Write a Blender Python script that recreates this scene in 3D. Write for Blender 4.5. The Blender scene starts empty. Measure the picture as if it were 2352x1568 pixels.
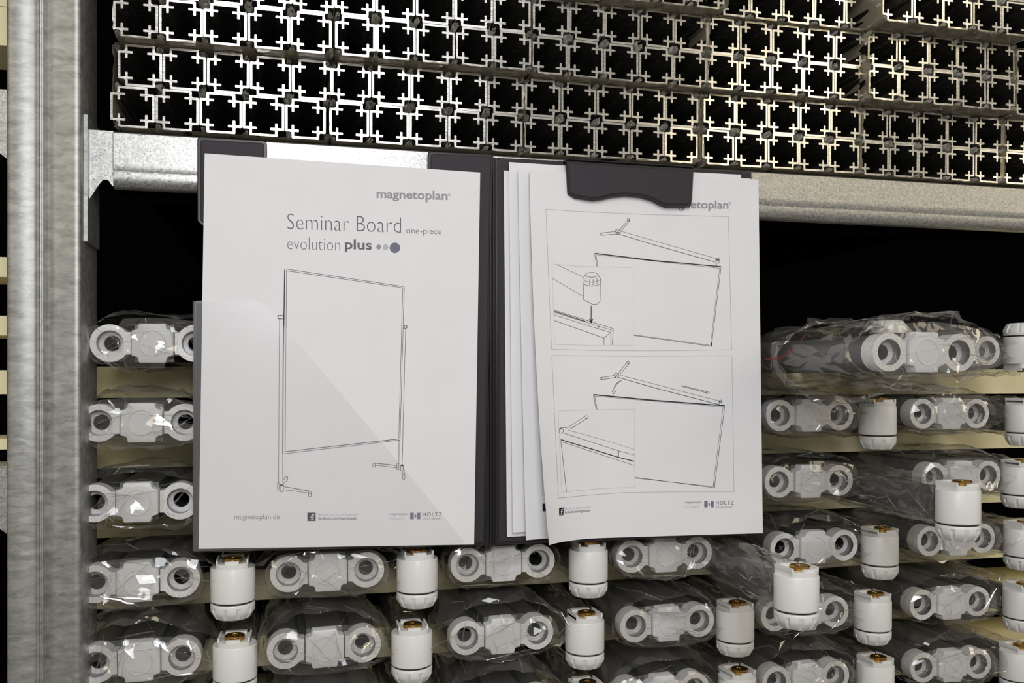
import bpy, bmesh, math, random
from mathutils import Vector, Matrix
import numpy as np

# ------------------------------------------------------------------ camera, world, lamps, exposure
MM = 0.001
CAM_Z = 1300.0                      # eye height, mm
YAW = math.radians(14.0)
FPX = 2050.0                        # focal length in pixels of the 2352 px wide frame
HOR = 870.0                         # image row of the horizon
SC = bpy.context.scene
COL = SC.collection

cam_d = bpy.data.cameras.new('camera')
cam = bpy.data.objects.new('camera', cam_d)
COL.objects.link(cam)
cam_d.sensor_width = 36.0
cam_d.lens = FPX / 2352.0 * 36.0
cam_d.shift_y = (HOR - 784.0) / 2352.0
cam_d.clip_start = 0.01
cam.location = (0, 0, CAM_Z * MM)
cam.rotation_euler = (math.radians(90), 0, -YAW)
SC.camera = cam

SC.view_settings.view_transform = 'Standard'
SC.view_settings.look = 'None'
SC.view_settings.gamma = 1.0
SC.view_settings.use_curve_mapping = False
SC.view_settings.exposure = 0.0

world = bpy.data.worlds.new('hall')
SC.world = world
world.use_nodes = True
bg = world.node_tree.nodes['Background']
bg.inputs[0].default_value = (1.0, 0.94, 0.84, 1)
bg.inputs[1].default_value = 0.31


def area(name, loc, size, size_y, power, color, rot=(0, 0, 0)):
    d = bpy.data.lights.new(name, 'AREA')
    d.shape = 'RECTANGLE'
    d.size, d.size_y = size, size_y
    d.energy = power
    d.color = color
    o = bpy.data.objects.new(name, d)
    COL.objects.link(o)
    o.location = loc
    o.rotation_euler = rot
    return o


# ceiling luminaire over the aisle, above and behind the photographer
area('ceiling_luminaire', (0.06, -1.05, 2.22), 0.50, 1.5, 17.5, (0.945, 0.965, 1.0), (math.radians(18), 0, 0))
# the photographer's flash, just above the lens
area('camera_flash', (0.0, -0.04, 1.47), 0.16, 0.10, 1.45, (0.91, 0.935, 1.0), (math.radians(90), 0, -YAW))
# dimmer warm luminaires further along the same aisle
for lx_, pw_ in ((1.55, 5.5), (3.1, 14.0), (-1.7, 10.0)):
    area('ceiling_luminaire', (lx_, -1.05, 2.22), 0.45, 1.5, pw_, (1.0, 0.87, 0.62), (math.radians(18), 0, 0))

random.seed(7)
CT, ST = math.cos(YAW), math.sin(YAW)


def ray(x, y):
    a = (x - 1176.0) / FPX
    return Vector((a * CT + ST, CT - a * ST, -(y - HOR) / FPX))


def at(x, y, Y):
    """point (mm, camera at origin) of the upright plane at depth Y seen at photo pixel x, y"""
    r = ray(x, y)
    return r * (Y / r.y)


def at_plane(x, y, p, n):
    r = ray(x, y)
    return r * (p.dot(n) / r.dot(n))


def proj(P):
    d = P[0] * ST + P[1] * CT
    return 1176 + FPX * (P[0] * CT - P[1] * ST) / d, HOR - FPX * P[2] / d


# ------------------------------------------------------------------ object helpers
def tag(o, label=None, cat=None, group=None, kind=None):
    if label: o['label'] = label
    if cat: o['category'] = cat
    if group: o['group'] = group
    if kind: o['kind'] = kind
    return o


def empty(name, loc=(0, 0, 0), label=None, cat=None, group=None):
    o = bpy.data.objects.new(name, None)
    o.empty_display_size = 0.02
    COL.objects.link(o)
    o.location = (loc[0] * MM, loc[1] * MM, (loc[2] + CAM_Z) * MM)
    return tag(o, label, cat, group)


def link(name, mesh, parent=None, loc=None):
    o = bpy.data.objects.new(name, mesh)
    COL.objects.link(o)
    if parent is not None:
        o.parent = parent
        if loc is not None:
            o.location = Vector(loc) * MM
    elif loc is not None:
        o.location = (loc[0] * MM, loc[1] * MM, (loc[2] + CAM_Z) * MM)
    return o


class MB:
    """collects verts and faces in mm; built as one mesh"""
    def __init__(self):
        self.v, self.f = [], []

    def add(self, vs, fs):
        b = len(self.v)
        self.v += [tuple(p) for p in vs]
        self.f += [tuple(i + b for i in f) for f in fs]
        return b

    def box(self, x0, x1, y0, y1, z0, z1):
        self.add([(x0, y0, z0), (x1, y0, z0), (x1, y1, z0), (x0, y1, z0),
                  (x0, y0, z1), (x1, y0, z1), (x1, y1, z1), (x0, y1, z1)],
                 [(0, 1, 2, 3)[::-1], (4, 5, 6, 7), (0, 1, 5, 4), (1, 2, 6, 5), (2, 3, 7, 6), (3, 0, 4, 7)])

    def lathe_z(self, prof, n=48, cx=0, cy=0, rmod=None, cap0=True, cap1=True):
        vs, fs = [], []
        for j, (r, z) in enumerate(prof):
            for i in range(n):
                a = 2 * math.pi * i / n
                rr = r if rmod is None else rmod(r, z, a)
                vs.append((cx + rr * math.cos(a), cy + rr * math.sin(a), z))
        for j in range(len(prof) - 1):
            for i in range(n):
                k = (i + 1) % n
                fs.append((j * n + i, j * n + k, (j + 1) * n + k, (j + 1) * n + i))
        if cap0: fs.append(tuple(range(n))[::-1])
        if cap1: fs.append(tuple((len(prof) - 1) * n + i for i in range(n)))
        self.add(vs, fs)

    def lathe_y(self, prof, n=40, cx=0, cz=0, cap0=False, cap1=False):
        vs, fs = [], []
        for (r, y) in prof:
            for i in range(n):
                a = 2 * math.pi * i / n
                vs.append((cx + r * math.cos(a), y, cz + r * math.sin(a)))
        for j in range(len(prof) - 1):
            for i in range(n):
                k = (i + 1) % n
                fs.append((j * n + i, (j + 1) * n + i, (j + 1) * n + k, j * n + k))
        if cap0: fs.append(tuple(range(n)))
        if cap1: fs.append(tuple((len(prof) - 1) * n + i for i in range(n))[::-1])
        self.add(vs, fs)

    def loft_y(self, loops, cap0=True, cap1=True):
        """loops: list of (y, [(x,z),...]) with equal counts"""
        n = len(loops[0][1])
        vs, fs = [], []
        for y, pts in loops:
            vs += [(p[0], y, p[1]) for p in pts]
        for j in range(len(loops) - 1):
            for i in range(n):
                k = (i + 1) % n
                fs.append((j * n + i, (j + 1) * n + i, (j + 1) * n + k, j * n + k))
        if cap0: fs.append(tuple(range(n)))
        if cap1: fs.append(tuple((len(loops) - 1) * n + i for i in range(n))[::-1])
        self.add(vs, fs)

    def mesh(self, name, mat, smooth=None):
        me = bpy.data.meshes.new(name)
        me.from_pydata([(x * MM, y * MM, z * MM) for x, y, z in self.v], [], self.f)
        bm = bmesh.new(); bm.from_mesh(me)
        bmesh.ops.recalc_face_normals(bm, faces=bm.faces)
        bmesh.ops.triangulate(bm, faces=[f for f in bm.faces if len(f.verts) > 4])
        bm.to_mesh(me); bm.free()
        if mat: me.materials.append(mat)
        if smooth is not None:
            for p in me.polygons: p.use_smooth = True
            me.set_sharp_from_angle(angle=math.radians(smooth))
        me.update()
        return me

    def build(self, name, mat, parent=None, loc=None, smooth=None):
        return link(name, self.mesh(name, mat, smooth), parent, loc)


def holed_prism(outer, inners, y0, y1, back=True):
    """MB of a prism along y whose front (y0) is outer minus inner loops; walls for all loops"""
    bm = bmesh.new()
    loops = []
    for pts in [outer] + inners:
        vs = [bm.verts.new((p[0], y0, p[1])) for p in pts]
        for i in range(len(vs)):
            bm.edges.new((vs[i], vs[(i + 1) % len(vs)]))
        loops.append(vs)
    bmesh.ops.triangle_fill(bm, use_beauty=True, use_dissolve=False, edges=bm.edges[:], normal=(0, -1, 0))
    bm.verts.index_update()
    m = MB()
    vs = [tuple(v.co) for v in bm.verts]
    fs = [tuple(v.index for v in f.verts) for f in bm.faces]
    m.add(vs, fs)
    for lp in loops:
        n = len(lp)
        a = [tuple(v.co) for v in lp]
        b = [(p[0], y1, p[2]) for p in a]
        m.add(a + b, [(i, (i + 1) % n, n + (i + 1) % n, n + i) for i in range(n)])
    if back:
        m.add([(p[0], y1, p[2]) for p in vs], [f[::-1] for f in fs])
    bm.free()
    return m


def fillet(pts, r, seg=3):
    """round the corners of a closed 2D polygon; r is a number or list"""
    out, n = [], len(pts)
    for i in range(n):
        rr = r[i] if isinstance(r, (list, tuple)) else r
        p = Vector(pts[i]); a = Vector(pts[i - 1]) - p; b = Vector(pts[(i + 1) % n]) - p
        la, lb = a.length, b.length
        if rr <= 0 or la < 1e-6 or lb < 1e-6:
            out.append(tuple(p)); continue
        a /= la; b /= lb
        ang = a.angle(b)
        if ang > math.radians(176):
            out.append(tuple(p)); continue
        t = min(rr / math.tan(ang / 2), la * .48, lb * .48)
        p0, p1 = p + a * t, p + b * t
        for k in range(seg + 1):
            s = k / seg
            q = p0 * (1 - s) ** 2 + p * 2 * s * (1 - s) + p1 * s * s
            out.append(tuple(q))
    return out


# ------------------------------------------------------------------ materials
def new_mat(name):
    m = bpy.data.materials.new(name)
    m.use_nodes = True
    nt = m.node_tree
    b = nt.nodes['Principled BSDF']
    return m, nt, b


def plain(name, col, rough=.5, metal=0.0, spec=.5, bump=0, bscale=800, var=0, vscale=60):
    m, nt, b = new_mat(name)
    b.inputs['Base Color'].default_value = (*col, 1)
    b.inputs['Roughness'].default_value = rough
    b.inputs['Metallic'].default_value = metal
    b.inputs['Specular IOR Level'].default_value = spec
    tc = nt.nodes.new('ShaderNodeTexCoord')
    if var:
        n = nt.nodes.new('ShaderNodeTexNoise'); n.inputs['Scale'].default_value = vscale
        n.inputs['Detail'].default_value = 5
        nt.links.new(tc.outputs['Object'], n.inputs['Vector'])
        r = nt.nodes.new('ShaderNodeValToRGB')
        r.color_ramp.elements[0].position = .3; r.color_ramp.elements[1].position = .7
        r.color_ramp.elements[0].color = (*[c * (1 - var) for c in col], 1)
        r.color_ramp.elements[1].color = (*[min(1, c * (1 + var * .6)) for c in col], 1)
        nt.links.new(n.outputs['Fac'], r.inputs[0]); nt.links.new(r.outputs[0], b.inputs['Base Color'])
    if bump:
        n = nt.nodes.new('ShaderNodeTexNoise'); n.inputs['Scale'].default_value = bscale
        nt.links.new(tc.outputs['Object'], n.inputs['Vector'])
        bp = nt.nodes.new('ShaderNodeBump'); bp.inputs['Strength'].default_value = bump
        bp.inputs['Distance'].default_value = .0003
        nt.links.new(n.outputs['Fac'], bp.inputs['Height']); nt.links.new(bp.outputs[0], b.inputs['Normal'])
    return m


def cut_alu():
    m, nt, b = new_mat('sawn_aluminium')
    b.inputs['Metallic'].default_value = 1
    tc = nt.nodes.new('ShaderNodeTexCoord')
    mp = nt.nodes.new('ShaderNodeMapping')
    mp.inputs['Rotation'].default_value = (0, math.radians(-32), 0)
    mp.inputs['Scale'].default_value = (1, 1, 9)
    oi = nt.nodes.new('ShaderNodeObjectInfo')
    add = nt.nodes.new('ShaderNodeVectorMath'); add.operation = 'ADD'
    nt.links.new(tc.outputs['Object'], add.inputs[0]); nt.links.new(oi.outputs['Random'], add.inputs[1])
    nt.links.new(add.outputs[0], mp.inputs['Vector'])
    n = nt.nodes.new('ShaderNodeTexNoise'); n.inputs['Scale'].default_value = 160; n.inputs['Detail'].default_value = 4
    nt.links.new(mp.outputs[0], n.inputs['Vector'])
    r = nt.nodes.new('ShaderNodeValToRGB')
    r.color_ramp.elements[0].position = .32; r.color_ramp.elements[1].position = .66
    r.color_ramp.elements[0].color = (.62, .60, .56, 1); r.color_ramp.elements[1].color = (.93, .91, .87, 1)
    nt.links.new(n.outputs['Fac'], r.inputs[0]); nt.links.new(r.outputs[0], b.inputs['Base Color'])
    mr = nt.nodes.new('ShaderNodeMapRange')
    mr.inputs['To Min'].default_value = .13; mr.inputs['To Max'].default_value = .27
    nt.links.new(n.outputs['Fac'], mr.inputs['Value']); nt.links.new(mr.outputs[0], b.inputs['Roughness'])
    bp = nt.nodes.new('ShaderNodeBump'); bp.inputs['Strength'].default_value = .35; bp.inputs['Distance'].default_value = .00006
    nt.links.new(n.outputs['Fac'], bp.inputs['Height']); nt.links.new(bp.outputs[0], b.inputs['Normal'])
    return m


def galvanized(name, lo, hi, rough0, rough1, scale=(1, 1, 1), pits=.0, vs=700, fine=120, metal=.85, vmix=.4):
    m, nt, b = new_mat(name)
    b.inputs['Metallic'].default_value = metal
    tc = nt.nodes.new('ShaderNodeTexCoord')
    mp = nt.nodes.new('ShaderNodeMapping'); mp.inputs['Scale'].default_value = scale
    nt.links.new(tc.outputs['Object'], mp.inputs['Vector'])
    vo = nt.nodes.new('ShaderNodeTexVoronoi'); vo.inputs['Scale'].default_value = vs
    n = nt.nodes.new('ShaderNodeTexNoise'); n.inputs['Scale'].default_value = fine; n.inputs['Detail'].default_value = 8
    n.inputs['Roughness'].default_value = .7
    n2 = nt.nodes.new('ShaderNodeTexNoise'); n2.inputs['Scale'].default_value = 900; n2.inputs['Detail'].default_value = 3
    for t in (vo, n, n2): nt.links.new(mp.outputs[0], t.inputs['Vector'])
    mx = nt.nodes.new('ShaderNodeMix'); mx.data_type = 'FLOAT'; mx.inputs[0].default_value = vmix
    sep = nt.nodes.new('ShaderNodeSeparateColor'); nt.links.new(vo.outputs['Color'], sep.inputs[0])
    nt.links.new(n.outputs['Fac'], mx.inputs[2]); nt.links.new(sep.outputs[0], mx.inputs[3])
    r = nt.nodes.new('ShaderNodeValToRGB')
    r.color_ramp.elements[0].position = .25; r.color_ramp.elements[1].position = .75
    r.color_ramp.elements[0].color = (*lo, 1); r.color_ramp.elements[1].color = (*hi, 1)
    nt.links.new(mx.outputs[0], r.inputs[0])
    out = r.outputs[0]
    if pits:
        pr = nt.nodes.new('ShaderNodeValToRGB')
        pr.color_ramp.elements[0].position = pits - .025; pr.color_ramp.elements[1].position = pits
        pr.color_ramp.elements[0].color = (.12, .12, .12, 1); pr.color_ramp.elements[1].color = (1, 1, 1, 1)
        nt.links.new(n2.outputs['Fac'], pr.inputs[0])
        mm = nt.nodes.new('ShaderNodeMix'); mm.data_type = 'RGBA'; mm.blend_type = 'MULTIPLY'; mm.inputs[0].default_value = 1
        nt.links.new(out, mm.inputs[6]); nt.links.new(pr.outputs[0], mm.inputs[7]); out = mm.outputs[2]
    nt.links.new(out, b.inputs['Base Color'])
    mr = nt.nodes.new('ShaderNodeMapRange'); mr.inputs['To Min'].default_value = rough0; mr.inputs['To Max'].default_value = rough1
    nt.links.new(mx.outputs[0], mr.inputs['Value']); nt.links.new(mr.outputs[0], b.inputs['Roughness'])
    bp = nt.nodes.new('ShaderNodeBump'); bp.inputs['Strength'].default_value = .5; bp.inputs['Distance'].default_value = .00025
    nt.links.new(n.outputs['Fac'], bp.inputs['Height']); nt.links.new(bp.outputs[0], b.inputs['Normal'])
    return m


def film(name, tint, haze, hazecol, gloss=.07, rough=.1, bump=.0, edge=.42):
    m = bpy.data.materials.new(name); m.use_nodes = True
    nt = m.node_tree; nt.nodes.clear()
    out = nt.nodes.new('ShaderNodeOutputMaterial')
    tr = nt.nodes.new('ShaderNodeBsdfTransparent'); tr.inputs[0].default_value = (*tint, 1)
    gl = nt.nodes.new('ShaderNodeBsdfGlossy'); gl.inputs['Roughness'].default_value = rough
    df = nt.nodes.new('ShaderNodeBsdfDiffuse'); df.inputs[0].default_value = (*hazecol, 1)
    lw = nt.nodes.new('ShaderNodeLayerWeight'); lw.inputs['Blend'].default_value = .35
    pw = nt.nodes.new('ShaderNodeMath'); pw.operation = 'POWER'; pw.inputs[1].default_value = 2.2
    nt.links.new(lw.outputs['Facing'], pw.inputs[0])
    ma = nt.nodes.new('ShaderNodeMath'); ma.operation = 'MULTIPLY_ADD'; ma.inputs[1].default_value = edge; ma.inputs[2].default_value = gloss
    nt.links.new(pw.outputs[0], ma.inputs[0])
    m1 = nt.nodes.new('ShaderNodeMixShader'); m1.inputs[0].default_value = haze
    m2 = nt.nodes.new('ShaderNodeMixShader')
    nt.links.new(tr.outputs[0], m1.inputs[1]); nt.links.new(df.outputs[0], m1.inputs[2])
    nt.links.new(ma.outputs[0], m2.inputs[0]); nt.links.new(m1.outputs[0], m2.inputs[1]); nt.links.new(gl.outputs[0], m2.inputs[2])
    if bump:
        tc = nt.nodes.new('ShaderNodeTexCoord')
        mp = nt.nodes.new('ShaderNodeMapping'); mp.inputs['Scale'].default_value = (1, .35, 1)
        nt.links.new(tc.outputs['Object'], mp.inputs['Vector'])
        n = nt.nodes.new('ShaderNodeTexNoise'); n.noise_type = 'RIDGED_MULTIFRACTAL'; n.inputs['Scale'].default_value = 42; n.inputs['Detail'].default_value = 3
        n.inputs['Distortion'].default_value = 1.2
        nt.links.new(mp.outputs[0], n.inputs['Vector'])
        bp = nt.nodes.new('ShaderNodeBump'); bp.inputs['Strength'].default_value = bump; bp.inputs['Distance'].default_value = .0028
        nt.links.new(n.outputs['Fac'], bp.inputs['Height'])
        nt.links.new(bp.outputs[0], gl.inputs['Normal']); nt.links.new(bp.outputs[0], lw.inputs['Normal'])
    nt.links.new(m2.outputs[0], out.inputs[0])
    return m


M = dict(
    tube=cut_alu(),
    beam=galvanized('galvanized_beam', (.36, .36, .345), (.70, .70, .67), .27, .45, (1, 1, 1), pits=.36, vs=800, fine=330, vmix=.32),
    post=galvanized('galvanized_post', (.23, .23, .22), (.56, .56, .535), .36, .55, (.5, 1, 1.3), vs=200, fine=130, metal=.75, vmix=.14),
    paper=plain('paper', (.80, .795, .81), .85, spec=.2, var=.02, vscale=25),
    folder=plain('folder_vinyl', (.034, .027, .034), .55, spec=.28, bump=.5, bscale=2600),
    folder_edge=plain('folder_black_edge', (.008, .008, .009), .28, spec=.6),
    ink=plain('ink_dark', (.035, .035, .04), .9, spec=.1),
    ink_mid=plain('ink_mid_grey', (.16, .155, .17), .9, spec=.1),
    ink_grey=plain('ink_grey', (.33, .32, .36), .9, spec=.1),
    ink_slate=plain('ink_slate', (.19, .19, .26), .9, spec=.1),
    ink_light=plain('ink_light', (.50, .50, .56), .9, spec=.1),
    ink_line=plain('ink_fine_frame', (.42, .42, .44), .9, spec=.1),
    ink_faint=plain('ink_faint', (.60, .60, .61), .9, spec=.1),
    ink_navy=plain('ink_navy', (.02, .02, .045), .9, spec=.1),
    white=plain('white_plastic', (.77, .77, .745), .33, spec=.45, var=.02),
    plug=plain('grey_plastic', (.655, .66, .665), .42, spec=.4),
    cast=plain('cast_aluminium', (.75, .74, .73), .42, metal=.25, bump=.35, bscale=1500, var=.12, vscale=500),
    bore=plain('bore_shade', (.20, .195, .195), .35, metal=.8),  # recess shade of the ring holes put into a darker colour
    profile=plain('anodised_profile', (.16, .16, .16), .45, metal=.6),
    brass=plain('brass', (.50, .29, .07), .24, metal=1, bump=.1),
    gap_dark=plain('gap_shade', (.012, .012, .012), .5),  # black stands for the shade in the gap above the cap
    cream=plain('cream_board', (.88, .80, .50), .6, var=.10, vscale=18, bump=.2),
    dark=plain('rack_shade_black', (.0025, .0025, .0027), .9, spec=.0),  # near-black colour stands in for the unlit depth of the rack
    bag=film('clear_bag_film', (.97, .965, .955), .04, (.82, .79, .74), .08, .055, .55, .34),
    fold=film('folded_bag_film', (.9, .895, .88), .10, (.85, .84, .82), .26, .07),
    wrap=film('bundle_film', (.62, .58, .48), .42, (.50, .45, .33), .05, .3),
    crumple=film('crumpled_film', (.66, .64, .58), .75, (.78, .77, .71), .14, .18, .0),
    pocket=film('pocket_film', (.985, .985, .985), .05, (.86, .86, .87), .012, .25),
    red=plain('red_line', (.25, .02, .02), .5),
)

# ------------------------------------------------------------------ rack structure
BEAM_Y, POST_Y = 711.0, 694.0
rack = 'galvanized rack'


def pz(x, y, Y):
    p = at(x, y, Y)
    return p.x, p.z


# upright post: plan section lofted vertically
def build_upright():
    xs = lambda px: at(px, HOR, POST_Y).x
    sec = [(xs(12) + .3, 58), (xs(12), 52), (xs(12), 5), (xs(12) + .4, 2), (xs(19), .5), (xs(27), 0), (xs(78), 0), (xs(81), .7), (xs(84), .5),
           (xs(86), -.5), (xs(90), -.7), (xs(92), .3), (xs(94), .4), (xs(96), -.5), (xs(99), -.4), (xs(101), 1.2), (xs(106), 3.0),
           (xs(112), 2.4), (xs(120), 1.0), (xs(126), .7), (xs(146), .8), (xs(150), .4), (xs(164), .4), (xs(168), .1), (xs(177), 0),
           (xs(182), .7), (xs(185), 2.4), (xs(185), 52), (xs(185) - .5, 58)]
    o = empty('rack_upright', (xs(98), POST_Y, -420), 'tall galvanized steel upright post with grooved front and rolled ribs', 'upright')
    m = MB()
    n = len(sec)
    zs = [-10, 40, 400, 900, 1000]
    vs = []
    for z in zs:
        vs += [(p[0] - xs(98), p[1], z) for p in sec]
    fs = []
    for j in range(len(zs) - 1):
        for i in range(n):
            k = (i + 1) % n
            fs.append((j * n + i, j * n + k, (j + 1) * n + k, (j + 1) * n + i))
    m.add(vs, fs + [tuple(range(n))[::-1], tuple((len(zs) - 1) * n + i for i in range(n))])
    m.build('post', M['post'], o, (0, 0, 0), smooth=50)
    c = MB()       # end plate of the beam connector along the inner side of the post
    c.box(xs(185) - xs(98) + .2, xs(185) - xs(98) + 2.6, 10, 52, 520, 612)
    c.build('beam_connector', M['post'], o, (0, 0, 0))


build_upright()


def build_beam():
    zt, zb = 183.0, 141.5
    x0 = at(199, 300, BEAM_Y).x
    x1 = 760.0
    o = empty('shelf_beam', ((x0 + x1) / 2, BEAM_Y, zb), 'speckled galvanized shelf beam carrying the stacked aluminium tubes', 'beam')
    cx = (x0 + x1) / 2
    # front flange with rounded lower lip (section in y,z) lofted along x
    sec = [(1.5, zt), (0, zt - 1.2), (0, 160), (0, 154.4), (.35, 153.9), (.35, 153.3), (0, 152.9), (0, 150), (.5, 147), (2.2, 143.6), (5.2, 141.8), (9, 141.5), (9, 143), (5.6, 143.4), (2.4, 148),
           (1.6, 152), (1.6, zt - 2), (40, zt - 2), (40, zt)]
    xa = at(259, 420, BEAM_Y).x
    m = MB()
    n = len(sec)
    vs = [(x - cx, p[0], p[1] - zb) for x in (xa, 100, 400, x1) for p in sec]
    fs = [(j * n + i, j * n + (i + 1) % n, (j + 1) * n + (i + 1) % n, (j + 1) * n + i) for j in range(3) for i in range(n)]
    m.add(vs, fs + [tuple(range(n))[::-1], tuple(3 * n + i for i in range(n))])
    m.build('flange', M['beam'], o, (0, 0, 0), smooth=40)
    # end gusset with its half round relief
    pts = [at(x, y, BEAM_Y) for x, y in ((199, 298), (260, 302), (260, 428), (256, 424), (250, 415), (244, 412), (236, 413), (229, 421), (201, 463), (199, 464))]
    g = MB()
    P = [(p.x - cx, p.z - zb) for p in pts]
    P[0] = (P[0][0], zt - zb); P[1] = (P[1][0], zt - zb)
    g.loft_y([(0, P), (2.0, P)])
    g.build('end_gusset', M['beam'], o, (0, 0, 0))
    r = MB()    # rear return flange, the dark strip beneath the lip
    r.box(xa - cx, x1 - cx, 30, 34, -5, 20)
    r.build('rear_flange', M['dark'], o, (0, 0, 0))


build_beam()

# deck the tubes lie on, and added black panels that keep light out
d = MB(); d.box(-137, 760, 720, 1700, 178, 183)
tag(d.build('shelf_deck', M['dark'], None, (0, 0, 0)), 'shade-black steel shelf deck under the aluminium tube bundles', 'shelf')
for nm, b in (('light_block_back', (-1500, 2600, 1720, 1740, -1300, 1500)), ('light_block_left', (-1520, -1500, 760, 1740, -1300, 1500)),
              ('light_block_right', (2600, 2620, 760, 1740, -1300, 1500)), ('floor', (-2500, 3200, -3000, 1740, -1320, -1300)),
              ('light_block_top', (-1500, 2600, 760, 1740, 1500, 1520))):
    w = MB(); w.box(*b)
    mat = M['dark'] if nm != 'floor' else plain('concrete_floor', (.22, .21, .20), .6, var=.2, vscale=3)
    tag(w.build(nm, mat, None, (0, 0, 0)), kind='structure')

# the neighbouring bay, a sliver beside the post
lx = at(12, HOR, POST_Y).x
for k, (ya, yb) in enumerate(((205, 345), (1070, 1207))):
    z0, z1 = at(5, yb, 715).z, at(5, ya, 715).z
    o = empty('shelf_beam', (lx - 40, 715, z0), ('upper' if k == 0 else 'lower') + ' galvanized beam end of the neighbouring bay behind the upright', 'beam')
    m = MB(); P = [(-60, 4), (28, 0), (45, -14), (45, z1 - z0), (-60, z1 - z0)]
    m.loft_y([(0, P), (2, P)]); m.build('flange', M['beam'], o, (0, 0, 0))
    m = MB(); m.box(-60, 45, 2, 40, z1 - z0 - 2, z1 - z0); m.build('top_flange', M['beam'], o, (0, 0, 0))
NAMES = ['topmost', 'second', 'third', 'fourth', 'fifth', 'lowest']
for k, (ya, yb) in enumerate(((-20, 14), (16, 104), (590, 636), (725, 770), (850, 905), (1008, 1032))):
    Y = 760
    z0, z1 = at(5, yb, Y).z, at(5, ya, Y).z
    m = MB(); m.box(-60, 60, 0, 60, 0, z1 - z0)
    tag(m.build('spacer_board', M['cream'], None, (lx - 55, Y, z0)), NAMES[k] + ' cream spacer board in the neighbouring bay behind the upright', 'board', 'boards in the neighbouring bay')

# ------------------------------------------------------------------ aluminium tubes
TS, HP, VP = 30.7, 31.3, 30.9
TW, TN, TA = 1.75, 5.0, 3.5


def tube_mesh(kx, kz):
    s, w, n, a = TS, TW, TN, TA
    h = s / 2
    # one corner (bottom left at origin), outer path and inner path in order along the boundary
    oc = [((0, n), .9), ((n, n), 1.6), ((n, 0), .9)]
    ic = [((w, n + w), .3), ((n, n + w), .0), ((n, n + w + a), .35), ((n + w, n + w + a), .35), ((n + w, n + w), .0),
          ((n + w + a, n + w), .35), ((n + w + a, n), .35), ((n + w, n), .0), ((n + w, w), .3)]

    def corner(lst, q):
        res = []
        for (x, z), r in lst:
            x, z = x - h, z - h
            for _ in range(q): x, z = -z, x          # rotate ccw
            res.append(((x, z), r))
        return res
    def loop(lst, seg):
        pts = []
        for q in range(4): pts += corner(lst, q)
        return fillet([p for p, r in pts], [r for p, r in pts], seg)
    out, inn = loop(oc, 3), loop(ic, 2)
    m = holed_prism(out, [inn], 0, 620, back=False)
    m.v = [(x, y + kx * x + kz * z if y < 1 else y, z) for x, y, z in m.v]      # saw cuts are never quite square
    return m.mesh('tube', M['tube'], smooth=35)


RT = random.Random(5)
TUBES = [tube_mesh(RT.gauss(0, .011), RT.gauss(0, .011)) for _ in range(9)]
LAY = {'A': ('bottom', 186.3), 'B': ('middle', 249.2), 'C': ('top', 312.0)}
ORD = ['first', 'second', 'third', 'fourth', 'fifth', 'sixth', 'seventh']
# layer, column, photo x of the left edge of the bundle, depth of its face, shift of the upper row
BUNDLES = [('A', 0, 253, 711, 5.2), ('A', 1, 757, 711, 1.2), ('A', 2, 1204, 712, .6), ('A', 3, 1613, 711, 1.0), ('A', 4, 1974, 713, 0), ('A', 5, 2303, 712, 0),
           ('B', 0, 259, 699, 2.0), ('B', 1, 770, 698, -.5), ('B', 2, 1221, 702, 1.0), ('B', 3, 1621, 703, .8), ('B', 4, 1995, 694, 0), ('B', 5, 2326, 702, 0),
           ('C', 2, 1258, 690, .5), ('C', 3, 1648, 700, .4), ('C', 4, 2027, 676, .0)]


def wrap_mesh(seed, y0):
    R = random.Random(seed)
    W, H = 5 * HP, 2 * VP
    m = MB()
    hw, hh = W / 2 + .35, H / 2 + .35
    base = fillet([(-hw, -hh), (hw, -hh), (hw, hh), (-hw, hh)], 5.5, 5)
    # resample
    pts = []
    n = len(base)
    for i in range(n):
        a, b = Vector(base[i]), Vector(base[(i + 1) % n])
        k = max(1, int((b - a).length / 3.2))
        for j in range(k): pts.append(a.lerp(b, j / k))
    N = len(pts)
    ph = [R.uniform(0, 6.28) for _ in range(6)]
    loops = []
    for j, dy in enumerate((-1.0, 2.0, 6.0, 14.0, 40.0, 200.0)):
        lp = []
        for i, p in enumerate(pts):
            t = 2 * math.pi * i / N
            off = .35 * math.sin(9 * t + ph[0] + dy * .1) + .3 * math.sin(17 * t + ph[1]) + R.gauss(0, .18)
            if j == 0: off += R.gauss(0, .35)
            q = p * (1 + off / max(p.length, 20))
            q = p + (p.normalized() * off)
            q.x = max(-hw - .55, min(hw + .55, q.x))
            q.y = max(-hh - .45, min(hh + .5, q.y))
            yy = dy
            if j == 0: yy = -1.6 - 1.6 * abs(math.sin(3 * t + ph[2])) + R.gauss(0, .7)
            lp.append((q.x, yy, q.y))
        loops.append(lp)
    vs = [v for lp in loops for v in lp]
    fs = [(j * N + i, j * N + (i + 1) % N, (j + 1) * N + (i + 1) % N, (j + 1) * N + i) for j in range(len(loops) - 1) for i in range(N)]
    m.add(vs, fs)
    return m.mesh('wrap', M['wrap'], smooth=60)


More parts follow.
